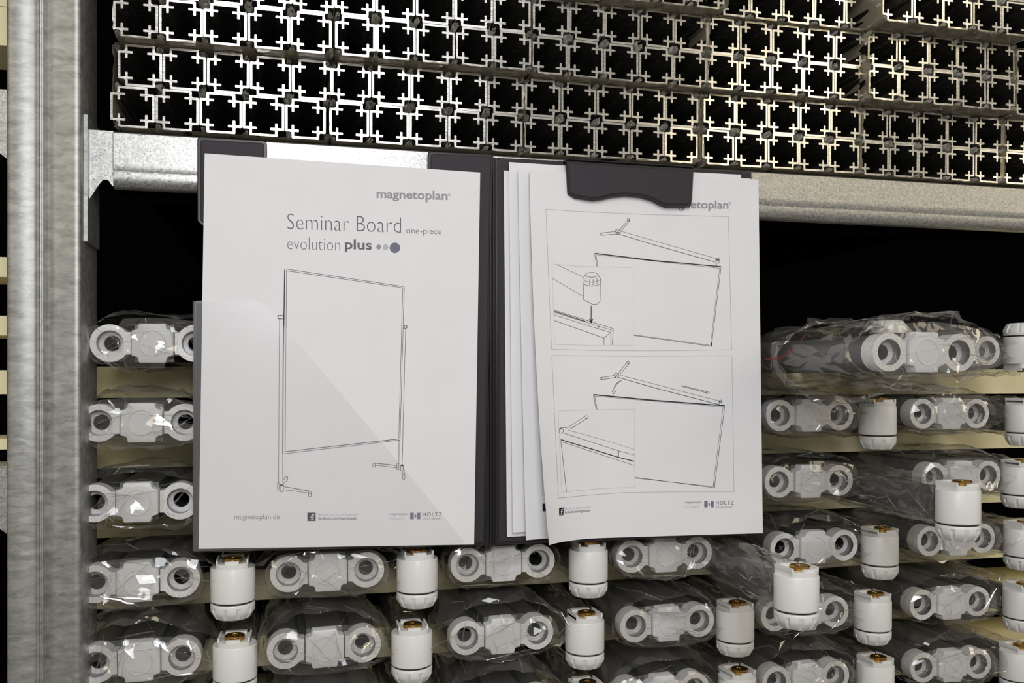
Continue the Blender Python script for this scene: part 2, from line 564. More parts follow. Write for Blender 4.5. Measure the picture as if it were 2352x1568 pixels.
def crumples(seed):
    """film bunched into the notches where tube corners meet"""
    R = random.Random(seed)
    m = MB()
    spots = []
    for i in range(6):
        for j in range(3):
            x, z = (i - 2.5) * HP, (j - 1) * VP
            inner = 0 < i < 5 and j == 1
            if not inner:
                if i == 0: x += 2.2
                if i == 5: x -= 2.2
                if j == 0: z += 2.4
                if j == 2: z -= 2.4
            rad = 4.3 if inner else 2.5
            spots.append((x, z, rad))
    for x, z, rad in spots:
        for s in range(2):
            k = R.randint(7, 10)
            a0 = R.uniform(0, 6.28)
            turn = R.uniform(4.5, 8.5)
            poly = []
            for q in range(k):
                a = a0 + turn * q / (k - 1) + R.gauss(0, .18)
                r = rad * (1.0 - .75 * q / (k - 1)) * R.uniform(.65, 1.15)
                poly.append((x + r * math.cos(a), z + r * math.sin(a) * .95))
            vs = []
            for q, p in enumerate(poly):
                f = R.uniform(-2.0, .8)
                vs.append((p[0], f, p[1])); vs.append((p[0] + R.gauss(0, .8), 5, p[1] + R.gauss(0, .8))); vs.append((x + (p[0] - x) * .8, 26, z + (p[1] - z) * .8))
            m.add(vs, [(3 * q, 3 * q + 3, 3 * q + 4, 3 * q + 1) for q in range(k - 1)] + [(3 * q + 1, 3 * q + 4, 3 * q + 5, 3 * q + 2) for q in range(k - 1)])
    return m.mesh('crumpled_film', M['crumple'])


for bi, (L, c, px0, Y, sh) in enumerate(BUNDLES):
    lname, z0 = LAY[L]
    x0 = at(px0, HOR - 200, Y).x
    R = random.Random(100 + bi)
    ang = R.uniform(-.25, .25)
    for r in range(2):
        for k in range(5):
            jx, jz = R.uniform(-.12, .12), R.uniform(0, .12)
            cx = x0 + TS / 2 + k * HP + (sh if r else 0)
            cz = z0 + TS / 2 + r * VP + jz
            jy = R.uniform(-.5, .9)
            p = proj((cx, Y, cz))
            if p[0] > 2352 + 75 or p[1] < -75: continue
            o = link('aluminium_tube', R.choice(TUBES), None, (cx + jx, Y + jy, cz))
            o.rotation_euler = (0, math.radians(R.gauss(0, .15)), 0)
            tag(o, 'square aluminium tube, %s from the upright, %s row of %s bundle, %s layer' % (ORD[k], 'upper' if r else 'lower', ORD[c], lname),
                'tube', 'square aluminium tubes stacked on the shelf')
    w = link('plastic_wrap', wrap_mesh(300 + bi, Y), None, (x0 + 2.5 * HP + sh / 2, Y, z0 + VP))
    tag(w, 'crumpled plastic film round the %s tube bundle from the upright, %s layer' % (ORD[c], lname), 'plastic film', 'films round the tube bundles')
    link('crumpled_film', crumples(400 + bi), w, (0, 0, 0))['kind'] = 'stuff'

# ------------------------------------------------------------------ twin ring brackets in clear bags
RING_D, RING_R = 30.25, 14.1


def ring_outline(side):
    pts = []
    a0 = math.radians(37)
    for i in range(33):
        a = a0 + (2 * math.pi - 2 * a0) * i / 32
        pts.append((RING_R * math.cos(a), RING_R * math.sin(a)))
    pts += [(14.5, -8.3), (14.5, 8.3)]
    if side > 0: pts = [(-x, z) for x, z in pts][::-1]
    return pts


def circ(r, n=32, cx=0, cz=0):
    return [(cx + r * math.cos(2 * math.pi * i / n), cz + r * math.sin(2 * math.pi * i / n)) for i in range(n)]


def ring_mesh(side):
    m = holed_prism(ring_outline(side), [circ(9.6)], 0, 14, back=False)
    for i in range(4):      # ejector pin marks
        a = math.pi / 2 * i
        r = 11.7
        x, z = r * math.cos(a), r * math.sin(a)
        m.lathe_y([(1.85, .02), (1.8, -.3), (1.5, -.3), (1.4, -.05)], 14, x, z, cap1=True)
    return m.mesh('ring_lug', M['cast'], smooth=35)


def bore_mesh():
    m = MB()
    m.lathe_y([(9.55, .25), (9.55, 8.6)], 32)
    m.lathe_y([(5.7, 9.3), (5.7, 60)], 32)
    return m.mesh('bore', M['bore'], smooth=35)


def ledge_mesh():
    m = MB()
    m.lathe_y([(9.5, 8.5), (6.3, 8.5), (5.7, 9.3)], 32)
    return m.mesh('bore_ledge', M['cast'], smooth=20)


def plug_outline():
    h, n = 14.9, 4.4
    pts, rr = [], []
    for q in range(4):
        for (x, z), r in (((-h, -h + n + 1), 1.2), ((-h + n, -h + n), 2.4), ((-h + n + 1, -h), 1.2)):
            for _ in range(q): x, z = -z, x
            pts.append((x, z)); rr.append(r)
    return fillet(pts, rr, 3)


def plug_mesh():
    m = MB()
    P = plug_outline()
    sc = lambda k: [(x * k, z * k) for x, z in P]
    m.loft_y([(8, sc(1)), (-1.7, sc(1)), (-2.3, sc(.985)), (-2.7, sc(.93))], cap0=False)
    return m.mesh('end_plug', M['plug'], smooth=28)


def plug_disc():
    m = MB()
    m.lathe_y([(9.75, -2.65), (9.55, -3.25), (9.2, -3.25), (8.9, -2.75), (8.5, -2.8), (0.01, -2.95)], 40, cap1=True)
    return m.mesh('plug_disc', M['plug'], smooth=20)


def profile_mesh():
    m = MB()
    for s in (-1, 1):
        m.lathe_y([(13.2, 14), (13.2, 420)], 28, s * RING_D, 0)
        m.box(s * 12 if s > 0 else -22, 22 if s > 0 else -12, 14, 420, -8, 8)
    m.box(-14, 14, 8, 420, -14, 14)
    return m.mesh('profile', M['profile'], smooth=40)


BORE, LEDGE = bore_mesh(), ledge_mesh()
RINGL, RINGR, PLUG, DISC, PROFILE = ring_mesh(-1), ring_mesh(1), plug_mesh(), plug_disc(), profile_mesh()


def bag_mesh(w, h, y0, y1, seed, cover=1.0, flap_l=0, flap_r=0, top=6, bot=2, N=38, Mr=13, amp=1.2, folds=17):
    R = random.Random(seed)
    ks = [(k, R.uniform(.012, .05) * amp, R.uniform(0, 6.28), R.uniform(-5, 5)) for k in (2, 3, 5, 7, 11, 15)]
    m = MB()
    rows = []
    for j in range(Mr + 1):
        s = j / Mr
        y = y0 + (y1 - y0) * s ** 1.7
        row = []
        for i in range(N):
            t = 2 * math.pi * (i + .5 * (j % 2)) / N
            c, sn = math.cos(t), math.sin(t)
            x = w * math.copysign(abs(c) ** .72, c)
            z = h * math.copysign(abs(sn) ** .8, sn)
            f = 1 + sum(a * math.cos(k * t + p + q * s * 3) for k, a, p, q in ks)
            x *= 1 + (f - 1) * .35; z *= f
            z += (top * max(0, sn) - bot * max(0, -sn)) * (.4 + .6 * math.exp(-((s - .25) / .25) ** 2))
            e = max(0, 1 - s / .45)
            x += flap_r * max(0, c) ** 7 * e - flap_l * max(0, -c) ** 7 * e
            row.append((x + R.gauss(0, .8), y + R.gauss(0, 2.0) * (j > 0), z + R.gauss(0, 1.0)))
        rows.append(row)
    vs = [p for r in rows for p in r]
    fs = []
    for j in range(Mr):
        for i in range(N):
            a, b = j * N + i, j * N + (i + 1) % N
            c_, d_ = (j + 1) * N + i, (j + 1) * N + (i + 1) % N
            if R.random() < .5: fs += [(a, b, d_), (a, d_, c_)]
            else: fs += [(a, b, c_), (b, d_, c_)]
    # film drawn over the front, open on part of the way round
    if cover > 0:
        nx, nz = 13, 6
        base = len(vs)
        ph1, ph2 = R.uniform(0, 6.28), R.uniform(0, 6.28)
        for jz in range(nz + 1):
            for ix in range(nx + 1):
                gx, gz = 2 * ix / nx - 1, 2 * jz / nz - 1
                ex_, ez_ = abs(gx) in (0, 1), abs(gz) == 1
                # square to round
                x = (w + 1) * gx * math.sqrt(1 - .35 * gz * gz) + (0 if abs(gx) == 1 else R.gauss(0, 1.7))
                z = (h + 2) * gz * math.sqrt(1 - .35 * gx * gx) + (0 if ez_ else R.gauss(0, 1.3))
                vs.append((x, y0 - (.6 if abs(gx) == 1 or ez_ else 3.2 + R.gauss(0, 1.1)), z))
        for jz in range(nz):
            for ix in range(nx):
                gx, gz = (ix + .5) / nx * 2 - 1, (jz + .5) / nz * 2 - 1
                msk = .5 + .5 * math.sin(2.3 * gx + ph1) * math.cos(1.7 * gz + ph2)
                if msk > cover + .02: continue
                a = base + jz * (nx + 1) + ix
                b, c_, d_ = a + 1, a + nx + 1, a + nx + 2
                fs += [(a, b, d_), (a, d_, c_)] if R.random() < .5 else [(a, b, c_), (b, d_, c_)]
    m.add(vs, fs)
    nf = len(m.f)

    def ridge(path, wd):
        pts, q = [], []
        for a_, b_ in zip(path[:-1], path[1:]):
            t_ = (b_ - a_)
            if t_.length < .2: continue
            t_.normalize()
            o_ = Vector((a_.x * .4, -abs(w) * .6 if a_.y < y0 + 2 else 0, a_.z)).normalized()
            sd = t_.cross(o_).normalized()
            q.append((a_, sd, o_))
        if len(q) < 2: return
        k = len(q)
        for i_, (a_, sd, o_) in enumerate(q):
            ww = wd * math.sin(math.pi * (i_ + .35) / (k - .3))
            pts += [a_ - sd * ww + o_ * .2, a_ + o_ * (.35 + ww * .9), a_ + sd * ww * .8 + o_ * .2]
        m.add(pts, [(3 * i_ + e, 3 * i_ + 1 + e, 3 * i_ + 4 + e, 3 * i_ + 3 + e) for i_ in range(k - 1) for e in (0, 1)])
    for q_ in range(int(folds)):              # creases running back along the sleeve
        i0, i1 = R.randrange(N), 0
        i1 = i0 + R.randint(-5, 5)
        j0 = R.randint(0, max(1, Mr // 3)); j1 = min(Mr - 1, j0 + R.randint(3, max(4, Mr // 2)))
        pth = []
        for j in range(j0, j1 + 1):
            f_ = (j - j0) / max(1, j1 - j0)
            pth.append(Vector(rows[j][int(round(i0 + (i1 - i0) * f_)) % N]))
        ridge(pth, R.uniform(.25, .9))
    if cover > 0:
        for q_ in range(int(folds * .8)):     # creases across the front
            a_, b_ = R.choice(rows[0]), R.choice(rows[0])
            ka, kb = R.uniform(.5, 1), R.uniform(.2, 1)
            A_ = Vector((a_[0] * ka, y0 - 4.2, a_[2] * ka)); B_ = Vector((b_[0] * kb, y0 - 4.2, b_[2] * kb))
            if (A_ - B_).length > 48: B_ = A_ + (B_ - A_) * (48 / (A_ - B_).length)
            pth = [A_.lerp(B_, k_ / 7) + Vector((R.gauss(0, .35), 0, R.gauss(0, .5))) for k_ in range(8)]
            ridge(pth, R.uniform(.15, .75))
    me = bpy.data.meshes.new('plastic_bag')
    me.from_pydata([(x * MM, y * MM, z * MM) for x, y, z in m.v], [], m.f)
    me.materials.append(M['bag']); me.materials.append(M['fold'])
    for p in me.polygons[nf:]: p.material_index = 1
    for p in me.polygons[:nf]: p.use_smooth = True
    me.set_sharp_from_angle(angle=math.radians(21))
    me.update()
    return me


FY = 722.0
LAYER = ['top', 'second', 'third', 'fourth', 'fifth', 'sixth']
ROWZ = [27.0, -33.0, -93.0, -153.0, -213.0, -272.5]
# layer, column, photo pixel of the plug centre, cover, flap left, flap right, top bulge
FEET = [(0, 0, 351, 789, .8, 0, 0, 7), (1, 0, 326, 973, .9, 0, 0, 7), (2, 0, 316, 1155, .25, 0, 0, 8), (3, 0, 317, 1334, .85, 0, 10, 9), (4, 0, 320, 1514, .7, 0, 14, 16),
        (3, 1, 753, 1318, 1, 12, 20, 7), (4, 1, 746, 1489, .75, 6, 12, 15), (3, 2, 1156, 1296, .4, 3, 0, 6), (4, 2, 1154, 1457, .6, 12, 8, 15), (5, 2, 1158, 1622, .8, 6, 6, 19), (5, 0, 322, 1694, .6, 0, 8, 18), (5, 1, 742, 1660, .8, 6, 8, 20),
        (3, 3, 1527, 1273, 1, 4, 4, 7), (4, 3, 1534, 1433, .9, 4, 6, 10), (5, 3, 1522, 1587, .9, 8, 10, 16),
        (1, 4, 1861, 961, .95, 4, 6, 6), (2, 4, 1859, 1110, .9, 2, 16, 8), (3, 4, 1871, 1259, .4, 0, 10, 12), (4, 4, 1850, 1409, .9, 0, 18, 9), (5, 4, 1852, 1553, .95, 6, 6, 16),
        (0, 5, 2206, 817, .7, 0, 12, 6), (1, 5, 2182, 958, .8, 8, 12, 7), (2, 5, 2209, 1106, .7, 0, 8, 9), (3, 5, 2197, 1247, .8, 4, 18, 8), (4, 5, 2183, 1389, .7, 4, 4, 13), (5, 5, 2185, 1532, .95, 6, 8, 15)]


def bracket(loc, label, bag):
    o = empty('twin_ring_bracket', loc, label, 'bracket', 'bagged twin-ring brackets')
    for s_, me_ in ((-1, RINGL), (1, RINGR)):
        rg = link('ring_lug', me_, o, (s_ * RING_D, 0, 0))
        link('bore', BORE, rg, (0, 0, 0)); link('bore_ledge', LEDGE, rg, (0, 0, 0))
    p = link('end_plug', PLUG, o, (0, 0, 0)); p['label'] = 'grey square plastic plug'
    link('plug_disc', DISC, p, (0, 0, 0))
    link('profile', PROFILE, o, (0, 0, 0))
    b = link('plastic_bag', bag, o, (0, 0, 0)); b['label'] = 'clear crumpled plastic bag'
    return o


for i, (r, c, x, y, cov, fl, fr, tp) in enumerate(FEET):
    p = at(x, y, FY)
    o = bracket((p.x, FY, ROWZ[r]), 'twin-ring metal bracket with grey plug in clear bag, %s layer down, %s column from upright' % (LAYER[r], ORD[c]),
                bag_mesh(47.0, 17.0, -4.5, 330, 500 + i, cov, fl * 1.5, fr * 1.5, tp * 1.25, 3))
    o.rotation_euler = (0, math.radians(random.uniform(-.7, .7)), math.radians(random.uniform(-1.5, 1.5)))

# one bracket pulled far out of the stack in a wide open bag
p = at(2124, 809, 568)
o = bracket(p, 'twin-ring bracket pulled far out in a wide open bag above the others', bag_mesh(50, 20, -6, 170, 777, 1.0, 22, 14, 10, 8))
big = bag_mesh(56, 21, 95, 205, 778, .0, 14, 10, 9, 20, N=40, Mr=12, amp=1.6, folds=26)
b2 = link('outer_bag', big, o, (2, 0, 0)); b2['label'] = 'wide open clear outer bag'
zs = MB()
pa, pb = at(1757, 826, 640) - p, at(1850, 770, 690) - p
for k in range(12):
    a = pa.lerp(pb, k / 12); b = pa.lerp(pb, (k + 1) / 12)
    bend = lambda s: Vector((0, 0, -7 * math.sin(math.pi * s)))
    a += bend(k / 12); b += bend((k + 1) / 12)
    zs.add([a, b, b + Vector((0, .4, 1.1)), a + Vector((0, .4, 1.1))], [(0, 1, 2, 3)])
zs.build('bag_seam', M['red'], o, (0, 0, 0))['label'] = 'red seam line of the bag'

# ------------------------------------------------------------------ white stand feet with brass knobs
KR = 16.7


def clip_circle(r, w, n=64):
    pts = []
    for i in range(n):
        a = 2 * math.pi * i / n
        x, y = r * math.cos(a), r * math.sin(a)
        pts.append((max(-w, min(w, x)), y))
    return pts


def body_mesh():
    m = MB()
    m.lathe_z([(KR - 1, -17.9), (KR - .1, -17.2), (KR, -15), (KR, 7.7), (KR - .4, 8.4)], 64)
    P = clip_circle(KR - .5, 11.9)
    n = len(P)
    m.add([(x, y, 4) for x, y in P] + [(x, y, 12.7) for x, y in P], [(i, (i + 1) % n, n + (i + 1) % n, n + i) for i in range(n)] + [tuple(n + i for i in range(n))])
    yb = math.sqrt((KR - .5) ** 2 - 11.9 ** 2)
    for s in (-1, 1):       # raised thin side walls of the head
        xa, xb = (10.6, 11.9) if s > 0 else (-11.9, -10.6)
        m.box(xa, xb, -yb, yb, 11, 15.2)
    m.box(-5.2, 5.2, -KR + 1.3, -KR + 3.6, 10.5, 14.7)     # front tab
    m.box(-8, 8, 9, KR - 3, 11, 15)
    return m.mesh('body', M['white'], smooth=32)


def cap_mesh():
    m = MB()

    def rmod(r, z, a):
        q = (math.degrees(a) + 18) % 36 - 18
        if abs(q) < 4.3 and z < -21.8: return r - 1.35 * max(0.15, min(1, (-21.5 - z) / 1.5)) if z > -31 else r - .6
        return r
    m.lathe_z([(13, -19.2), (KR - .5, -19.3), (KR - .1, -20), (KR - .1, -21.7), (KR - .1, -22.3), (KR - .2, -25.3), (KR - 1.0, -26.6), (13.4, -30.6), (12.4, -31.2), (11, -31.4)], 120, rmod=rmod)
    return m.mesh('foot_cap', M['white'], smooth=30)


def gap_mesh():
    m = MB(); m.lathe_z([(KR - 1.9, -19.6), (KR - 1.9, -17.6)], 40)  # black ring painted in as the shaded gap between body and cap
    return m.mesh('gap_ring', M['gap_dark'], smooth=40)


def brass_mesh():
    m = MB()
    m.lathe_z([(7.2, 10), (7.5, 12.8), (7.5, 15.7), (7.0, 16.3), (3.0, 16.3), (2.6, 15.6), (1.6, 15.6), (1.4, 16.4), (0.4, 16.5)], 48, 0, -4.5,
              rmod=lambda r, z, a: r + (.16 if r > 7.3 and int(a / (2 * math.pi) * 48) % 2 else 0))
    return m.mesh('brass_knob', M['brass'], smooth=35)


def arm_mesh(L):
    m = MB()
    P = [(9.5 * math.copysign(abs(math.cos(t)) ** .7, math.cos(t)), 13.5 * math.copysign(abs(math.sin(t)) ** .7, math.sin(t)) - 5) for t in [2 * math.pi * i / 32 for i in range(32)]]
    m.loft_y([(12, P), (L, P)])
    return m.mesh('arm', M['profile'], smooth=50)


BODY, CAP, GAP, BRASS, ARM = body_mesh(), cap_mesh(), gap_mesh(), brass_mesh(), arm_mesh(430)
KY = 726.0
# layer, column, photo x of the axis, depth of the axis, upside down, turn about the axis
KNOBS = [(3, 0, 535, KY, 0, 0), (4, 0, 540, KY, 0, -6), (3, 1, 958, KY, 0, 3), (4, 1, 946, KY, 0, -2), (3, 2, 1351, KY, 0, 2), (4, 2, 1343, KY, 0, 8), (5, 2, 1346, KY, 0, 10), (5, 1, 942, KY, 0, 0),
         (3, 3, 1829, 607, 0, 14), (4, 3, 1688, KY, 0, 12), (5, 3, 1693, KY, 0, 14),
         (1, 4, 2015, KY, 0, 4), (2, 4, 2200, 607, 0, 12), (3, 4, 2020, KY, 0, 14), (4, 4, 2004, KY, 0, 16), (5, 4, 2010, KY, 0, 14), (0, 4, 2040, KY, 1, 0),
         (0, 5, 2348, KY, 1, 0), (1, 5, 2352, KY, 0, 6), (2, 5, 2342, KY, 0, 8), (3, 5, 2348, KY, 0, 10), (4, 5, 2346, KY, 0, 12), (5, 5, 2338, KY, 0, 12)]
for i, (r, c, x, Y, inv, tw) in enumerate(KNOBS):
    p = at(x, HOR, Y)
    z = ROWZ[r] + (-.8 if not inv else -4)
    if Y < 650: z -= 3
    what = 'white cylindrical stand foot with brass knob'
    if inv: what = 'upturned white stand foot, ribbed cap upward'
    if Y < 650: what = 'white stand foot pulled out on its bagged arm'
    o = empty('stand_foot', (p.x, Y, z), '%s, %s layer down, %s column from upright' % (what, LAYER[r], ORD[c]), 'furniture foot', 'white stand feet')
    o.rotation_euler = (0, math.pi if inv else 0, 0)
    link('body', BODY, o, (0, 0, 0)).rotation_euler.z = math.radians(tw * .4); link('gap_ring', GAP, o, (0, 0, 0))
    link('foot_cap', CAP, o, (0, 0, 0)); link('brass_knob', BRASS, o, (0, 0, 0))['label'] = 'knurled brass knob'
    link('arm', ARM, o, (0, 0, 0))
    b = link('plastic_bag', bag_mesh(14.5, 16.5, 10, 430, 900 + i, 0, 0, 0, 4, 1, N=36, Mr=26, amp=1.3), o, (0, 0, -4 if not inv else -2))
    b['label'] = 'clear crinkled bag round the arm'

# cream spacer boards between the layers
for r in range(6):
    zt = ROWZ[r] - 16.3
    xa, xb = -205.0, 930.0
    m = MB(); m.box(0, xb - xa, 0, 85, 0, 27.0)
    tag(m.build('spacer_board', M['cream'], None, (xa, 828 - (r % 2) * 4, zt - 27)), 'long cream spacer board under the %s layer of bagged brackets' % LAYER[r], 'board', 'spacer boards between the layers')
m = MB(); m.box(0, 62, 0, 70, 0, 22)
tag(m.build('wood_block', M['cream'], None, (at(1868, 880, 800).x, 790, ROWZ[0] - 43 + 27.2 - .0)), 'short cream wood block under the wide open bag', 'block')

# ------------------------------------------------------------------ clipboard folder
PAGE_Y = 702.0
folder = empty('clipboard_folder', (at(1135, 1250, 708).x, 708, at(1135, 1250, 708).z), 'open dark clipboard folder hung on the galvanized beam', 'clipboard')
FO = Vector((at(1135, 1250, 708).x, 708, at(1135, 1250, 708).z))


def slab(name, pts, normal, t0, t1, mat, inset=0.0, parent=folder, rad=2.5, org=FO, smooth=None, pad=0.0):
    """polygon (3D points on a plane) given thickness along the normal from t0 (front) back to t1, with rounded corners and a soft front edge"""
    n = normal.normalized()
    ez = Vector((0, 0, 1)); ex = ez.cross(n)
    if ex.x < 0: ex = -ex
    ex.normalize(); ez = n.cross(ex)
    if ez.z < 0: ez = -ez
    p0 = pts[0]
    P2 = [((p - p0).dot(ex), (p - p0).dot(ez)) for p in pts]
    def ins(P, k):
        if k == 0: return P
        n_ = len(P); out = []
        ar = sum(P[i][0] * P[(i + 1) % n_][1] - P[(i + 1) % n_][0] * P[i][1] for i in range(n_))
        sg = 1 if ar > 0 else -1
        for i in range(n_):
            a, b, c = Vector(P[i - 1]), Vector(P[i]), Vector(P[(i + 1) % n_])
            e0, e1 = (b - a).normalized(), (c - b).normalized()
            n0, n1 = Vector((-e0.y, e0.x)) * sg, Vector((-e1.y, e1.x)) * sg
            mt = (n0 + n1)
            mt = mt / max(.35, mt.dot(n0))
            out.append(tuple(b + mt * k))
        return out
    m = MB()
    prof = [(t1, 0), (t0 + min(.8, abs(t1 - t0) * .5) * (1 if t1 > t0 else -1), 0), (t0, pad if pad else .6)]
    k = len(fillet(P2, rad, 4))
    vs = []
    for t, i_ in prof:
        for (u, v) in fillet(ins(P2, inset + i_), rad, 4):
            q = p0 + ex * u + ez * v + n * t - org
            vs.append((q.x, q.y, q.z))
    fs = [(j * k + i, j * k + (i + 1) % k, (j + 1) * k + (i + 1) % k, (j + 1) * k + i) for j in range(2) for i in range(k)]
    fs += [tuple(range(k)), tuple(2 * k + i for i in range(k))]
    m.add(vs, fs)
    return m.build(name, mat, parent, (0, 0, 0), smooth=smooth)


NL = Vector((0, 1, 0))          # normals point into the rack
LC = [(453, 314), (613, 323), (614, 470), (982, 490), (983, 347), (1134, 354), (1116, 1252), (443, 1269), (445, 690), (540, 680), (540, 530), (470, 522), (453, 508)]
LCp = [at(x, y, 705.5) for x, y in LC]
slab('left_cover', LCp, NL, 0, 2.5, M['folder_edge'], parent=folder)
slab('left_padding', LCp, NL, -.9, .2, M['folder'], inset=2.0, pad=1.2)
# spine with two welded creases
sp = MB()
a, b = at(1117, 352, 706), at(1117, 1252, 706)
x0, x1 = at(1112, 800, 706).x, at(1164, 800, 706).x
zt_, zb_ = at(1138, 362, 706).z, at(1138, 1252, 706).z
sp.box(x0 - FO.x, x1 - FO.x, 706.2 - FO.y, 708 - FO.y, zb_ - FO.z, zt_ - FO.z)
for px_ in (1126, 1134, 1141):
    cx = at(px_, 800, 706).x - FO.x
    vs = []
    for z in (zb_ - FO.z + 1, zt_ - FO.z - 1):
        for k in range(7):
            a_ = math.pi * k / 6
            vs.append((cx + 1.0 * math.cos(a_), 706.3 - FO.y - 1.3 * math.sin(a_), z))
    sp.add(vs, [(k, k + 1, 8 + k, 7 + k) for k in range(6)] + [tuple(range(7)), tuple(range(7, 14))])
sp.build('spine', M['folder_edge'], folder, (0, 0, 0), smooth=40)
# right cover swings slightly toward the aisle
PR0 = at(1143, 800, 705)
PR1 = at(1727, 800, 701)
dr = (PR1 - PR0); dr.z = 0; dr.normalize()
NR = Vector((-dr.y, dr.x, 0))
if NR.y < 0: NR = -NR
rp = lambda x, y, off=0.0: at_plane(x, y, PR0 + NR * off, NR)
RC = [(1143, 362), (1727, 391), (1737, 1228), (1140, 1251)]
RCp = [rp(*q) for q in RC]
slab('right_cover', RCp, NR, 0, 2.5, M['folder_edge'])
slab('right_padding', RCp, NR, -.9, .2, M['folder'], inset=2.0, pad=1.2)
CL = [(1300, 368), (1594, 386), (1591, 455), (1588, 473), (1575, 476), (1530, 476), (1516, 471), (1498, 461), (1470, 453), (1438, 450), (1405, 453), (1380, 459), (1362, 461), (1320, 455), (1304, 445)]
CLp = [rp(x, y, -9) for x, y in CL]
slab('clip', CLp, NR, 0, 1.6, M['folder_edge'], rad=[1, 1, 2.5, 2.5, 2, 3, 8, 8, 12, 12, 12, 8, 5, 3, 3])
slab('clip_padding', CLp, NR, -.8, .2, M['folder'], inset=2.2, rad=[2, 2, 2.5, 2.5, 2, 3, 8, 8, 12, 12, 12, 8, 5, 3, 3], pad=.8)
CH = [(1300, 363), (1594, 381), (1594, 386), (1300, 368)]
slab('clip_hinge', [rp(x, y, -9) for x, y in CH], NR, -1.0, 9, M['folder_edge'], rad=.5)
# magnets that hold the folder to the beam
mg = MB()
for px_ in (520, 1060):
    q = at(px_, 372, 708)
    mg.box(q.x - 14 - FO.x, q.x + 14 - FO.x, 0.0, 3.0, q.z - 5 - FO.z, q.z + 5 - FO.z)
mg.build('magnet_strip', M['folder_edge'], folder, (0, 0, 0))

# ------------------------------------------------------------------ paper sheets
def solve(S, x, y, u, v):
    for _ in range(7):
        p0 = proj(S(u, v)); pu = proj(S(u + .5, v)); pv = proj(S(u, v + .5))
        a, b = (pu[0] - p0[0]) * 2, (pv[0] - p0[0]) * 2
        c, d_ = (pu[1] - p0[1]) * 2, (pv[1] - p0[1]) * 2
        ex, ey = x - p0[0], y - p0[1]
        det = a * d_ - b * c
        u += (ex * d_ - b * ey) / det; v += (a * ey - c * ex) / det
    return u, v


class Sheet:
    """A4 sheet: S(u, v, lift) with u 0..210 from the left edge, v 0..297 from the top"""
    def __init__(self, S, n):
        self.S, self.n = S, n

    def uv(self, x, y):
        return solve(self.S, x, y, 105, 150)

    def pt(self, x, y, off=.09):
        u, v = self.uv(x, y)
        return self.S(u, v) - self.n * off

    def build(self, name, label, group, nu=42, nv=30, th=.12):
        o = empty(name, self.S(105, 297), label, 'paper', group)
        self.o, self.org = o, self.S(105, 297)
        m = MB()
        vs = []
        for side in (0, th):
            for j in range(nv + 1):
                for i in range(nu + 1):
                    vs.append(self.S(210 * i / nu, 297 * j / nv) + self.n * side - self.org)
        K = (nu + 1) * (nv + 1)
        fs = []
        for j in range(nv):
            for i in range(nu):
                a = j * (nu + 1) + i
                fs.append((a, a + 1, a + nu + 2, a + nu + 1))
                fs.append((K + a, K + a + nu + 1, K + a + nu + 2, K + a + 1))
        rim = [i for i in range(nu + 1)] + [(nu + 1) * j + nu for j in range(1, nv + 1)] + [nv * (nu + 1) + i for i in range(nu - 1, -1, -1)] + [j * (nu + 1) for j in range(nv - 1, 0, -1)]
        fs += [(rim[i], rim[(i + 1) % len(rim)], K + rim[(i + 1) % len(rim)], K + rim[i]) for i in range(len(rim))]
        m.add(vs, fs)
        m.build('page', M['paper'], o, (0, 0, 0), smooth=40)
        return o

    def print_mesh(self, name, polys, mat, label=None):
        """polys: list of (points in photo pixels, faces)"""
        m = MB()
        for pts, fs in polys:
            m.add([self.pt(x, y) - self.org for x, y in pts], fs)
        ob = m.build(name, mat, self.o, (0, 0, 0))
        if label: ob['label'] = label
        return ob

    def lines(self, name, segs, mat, w=1.0, label=None):
        polys = []
        for pl in segs:
            ww = w
            if isinstance(pl[-1], (int, float)): ww = pl[-1]; pl = pl[:-1]
            for (x0, y0), (x1, y1) in zip(pl[:-1], pl[1:]):
                L = math.hypot(x1 - x0, y1 - y0)
                if L < .01: continue
                nx, ny = -(y1 - y0) / L * ww / 2, (x1 - x0) / L * ww / 2
                k = max(1, int(L / 22))
                pts = []
                for i in range(k + 1):
                    x, y = x0 + (x1 - x0) * i / k, y0 + (y1 - y0) * i / k
                    pts += [(x + nx, y + ny), (x - nx, y - ny)]
                polys.append((pts, [(2 * i, 2 * i + 1, 2 * i + 3, 2 * i + 2) for i in range(k)]))
        return self.print_mesh(name, polys, mat, label)

    def text(self, name, s, box, mat, slope=0.0, weight=0.0, label=None, spacing=1.0):
        """box = x0, y0, x1, y1: the photo pixels the inked letters fill, slope = dy/dx of the line"""
        cu = bpy.data.curves.new('t', 'FONT')
        cu.body = s; cu.offset = weight; cu.resolution_u = 3; cu.space_character = spacing
        ob = bpy.data.objects.new('t', cu); COL.objects.link(ob)
        dg = bpy.context.evaluated_depsgraph_get()
        me = bpy.data.meshes.new_from_object(ob.evaluated_get(dg))
        vs = [v.co.copy() for v in me.vertices]; fs = [tuple(p.vertices) for p in me.polygons]
        bpy.data.objects.remove(ob); bpy.data.curves.remove(cu); bpy.data.meshes.remove(me)
        xa, xb = min(v.x for v in vs), max(v.x for v in vs)
        ya, yb = min(v.y for v in vs), max(v.y for v in vs)
        x0, y0, x1, y1 = box
        pts = []
        for v in vs:
            x = x0 + (v.x - xa) / (xb - xa) * (x1 - x0)
            pts.append((x, y1 - (v.y - ya) / (yb - ya) * (y1 - y0) + slope * (x - x0)))
        return self.print_mesh(name, [(pts, fs)], mat, label)


def rect(x0, y0, x1, y1):
    return [(x0, y0), (x1, y0), (x1, y1), (x0, y1), (x0, y0)]


def frect(x0, y0, x1, y1, sl=0.0):
    d_ = (x1 - x0) * sl
    return ([(x0, y0), (x1, y0 + d_), (x1, y1 + d_), (x0, y1)], [(0, 1, 2, 3)])


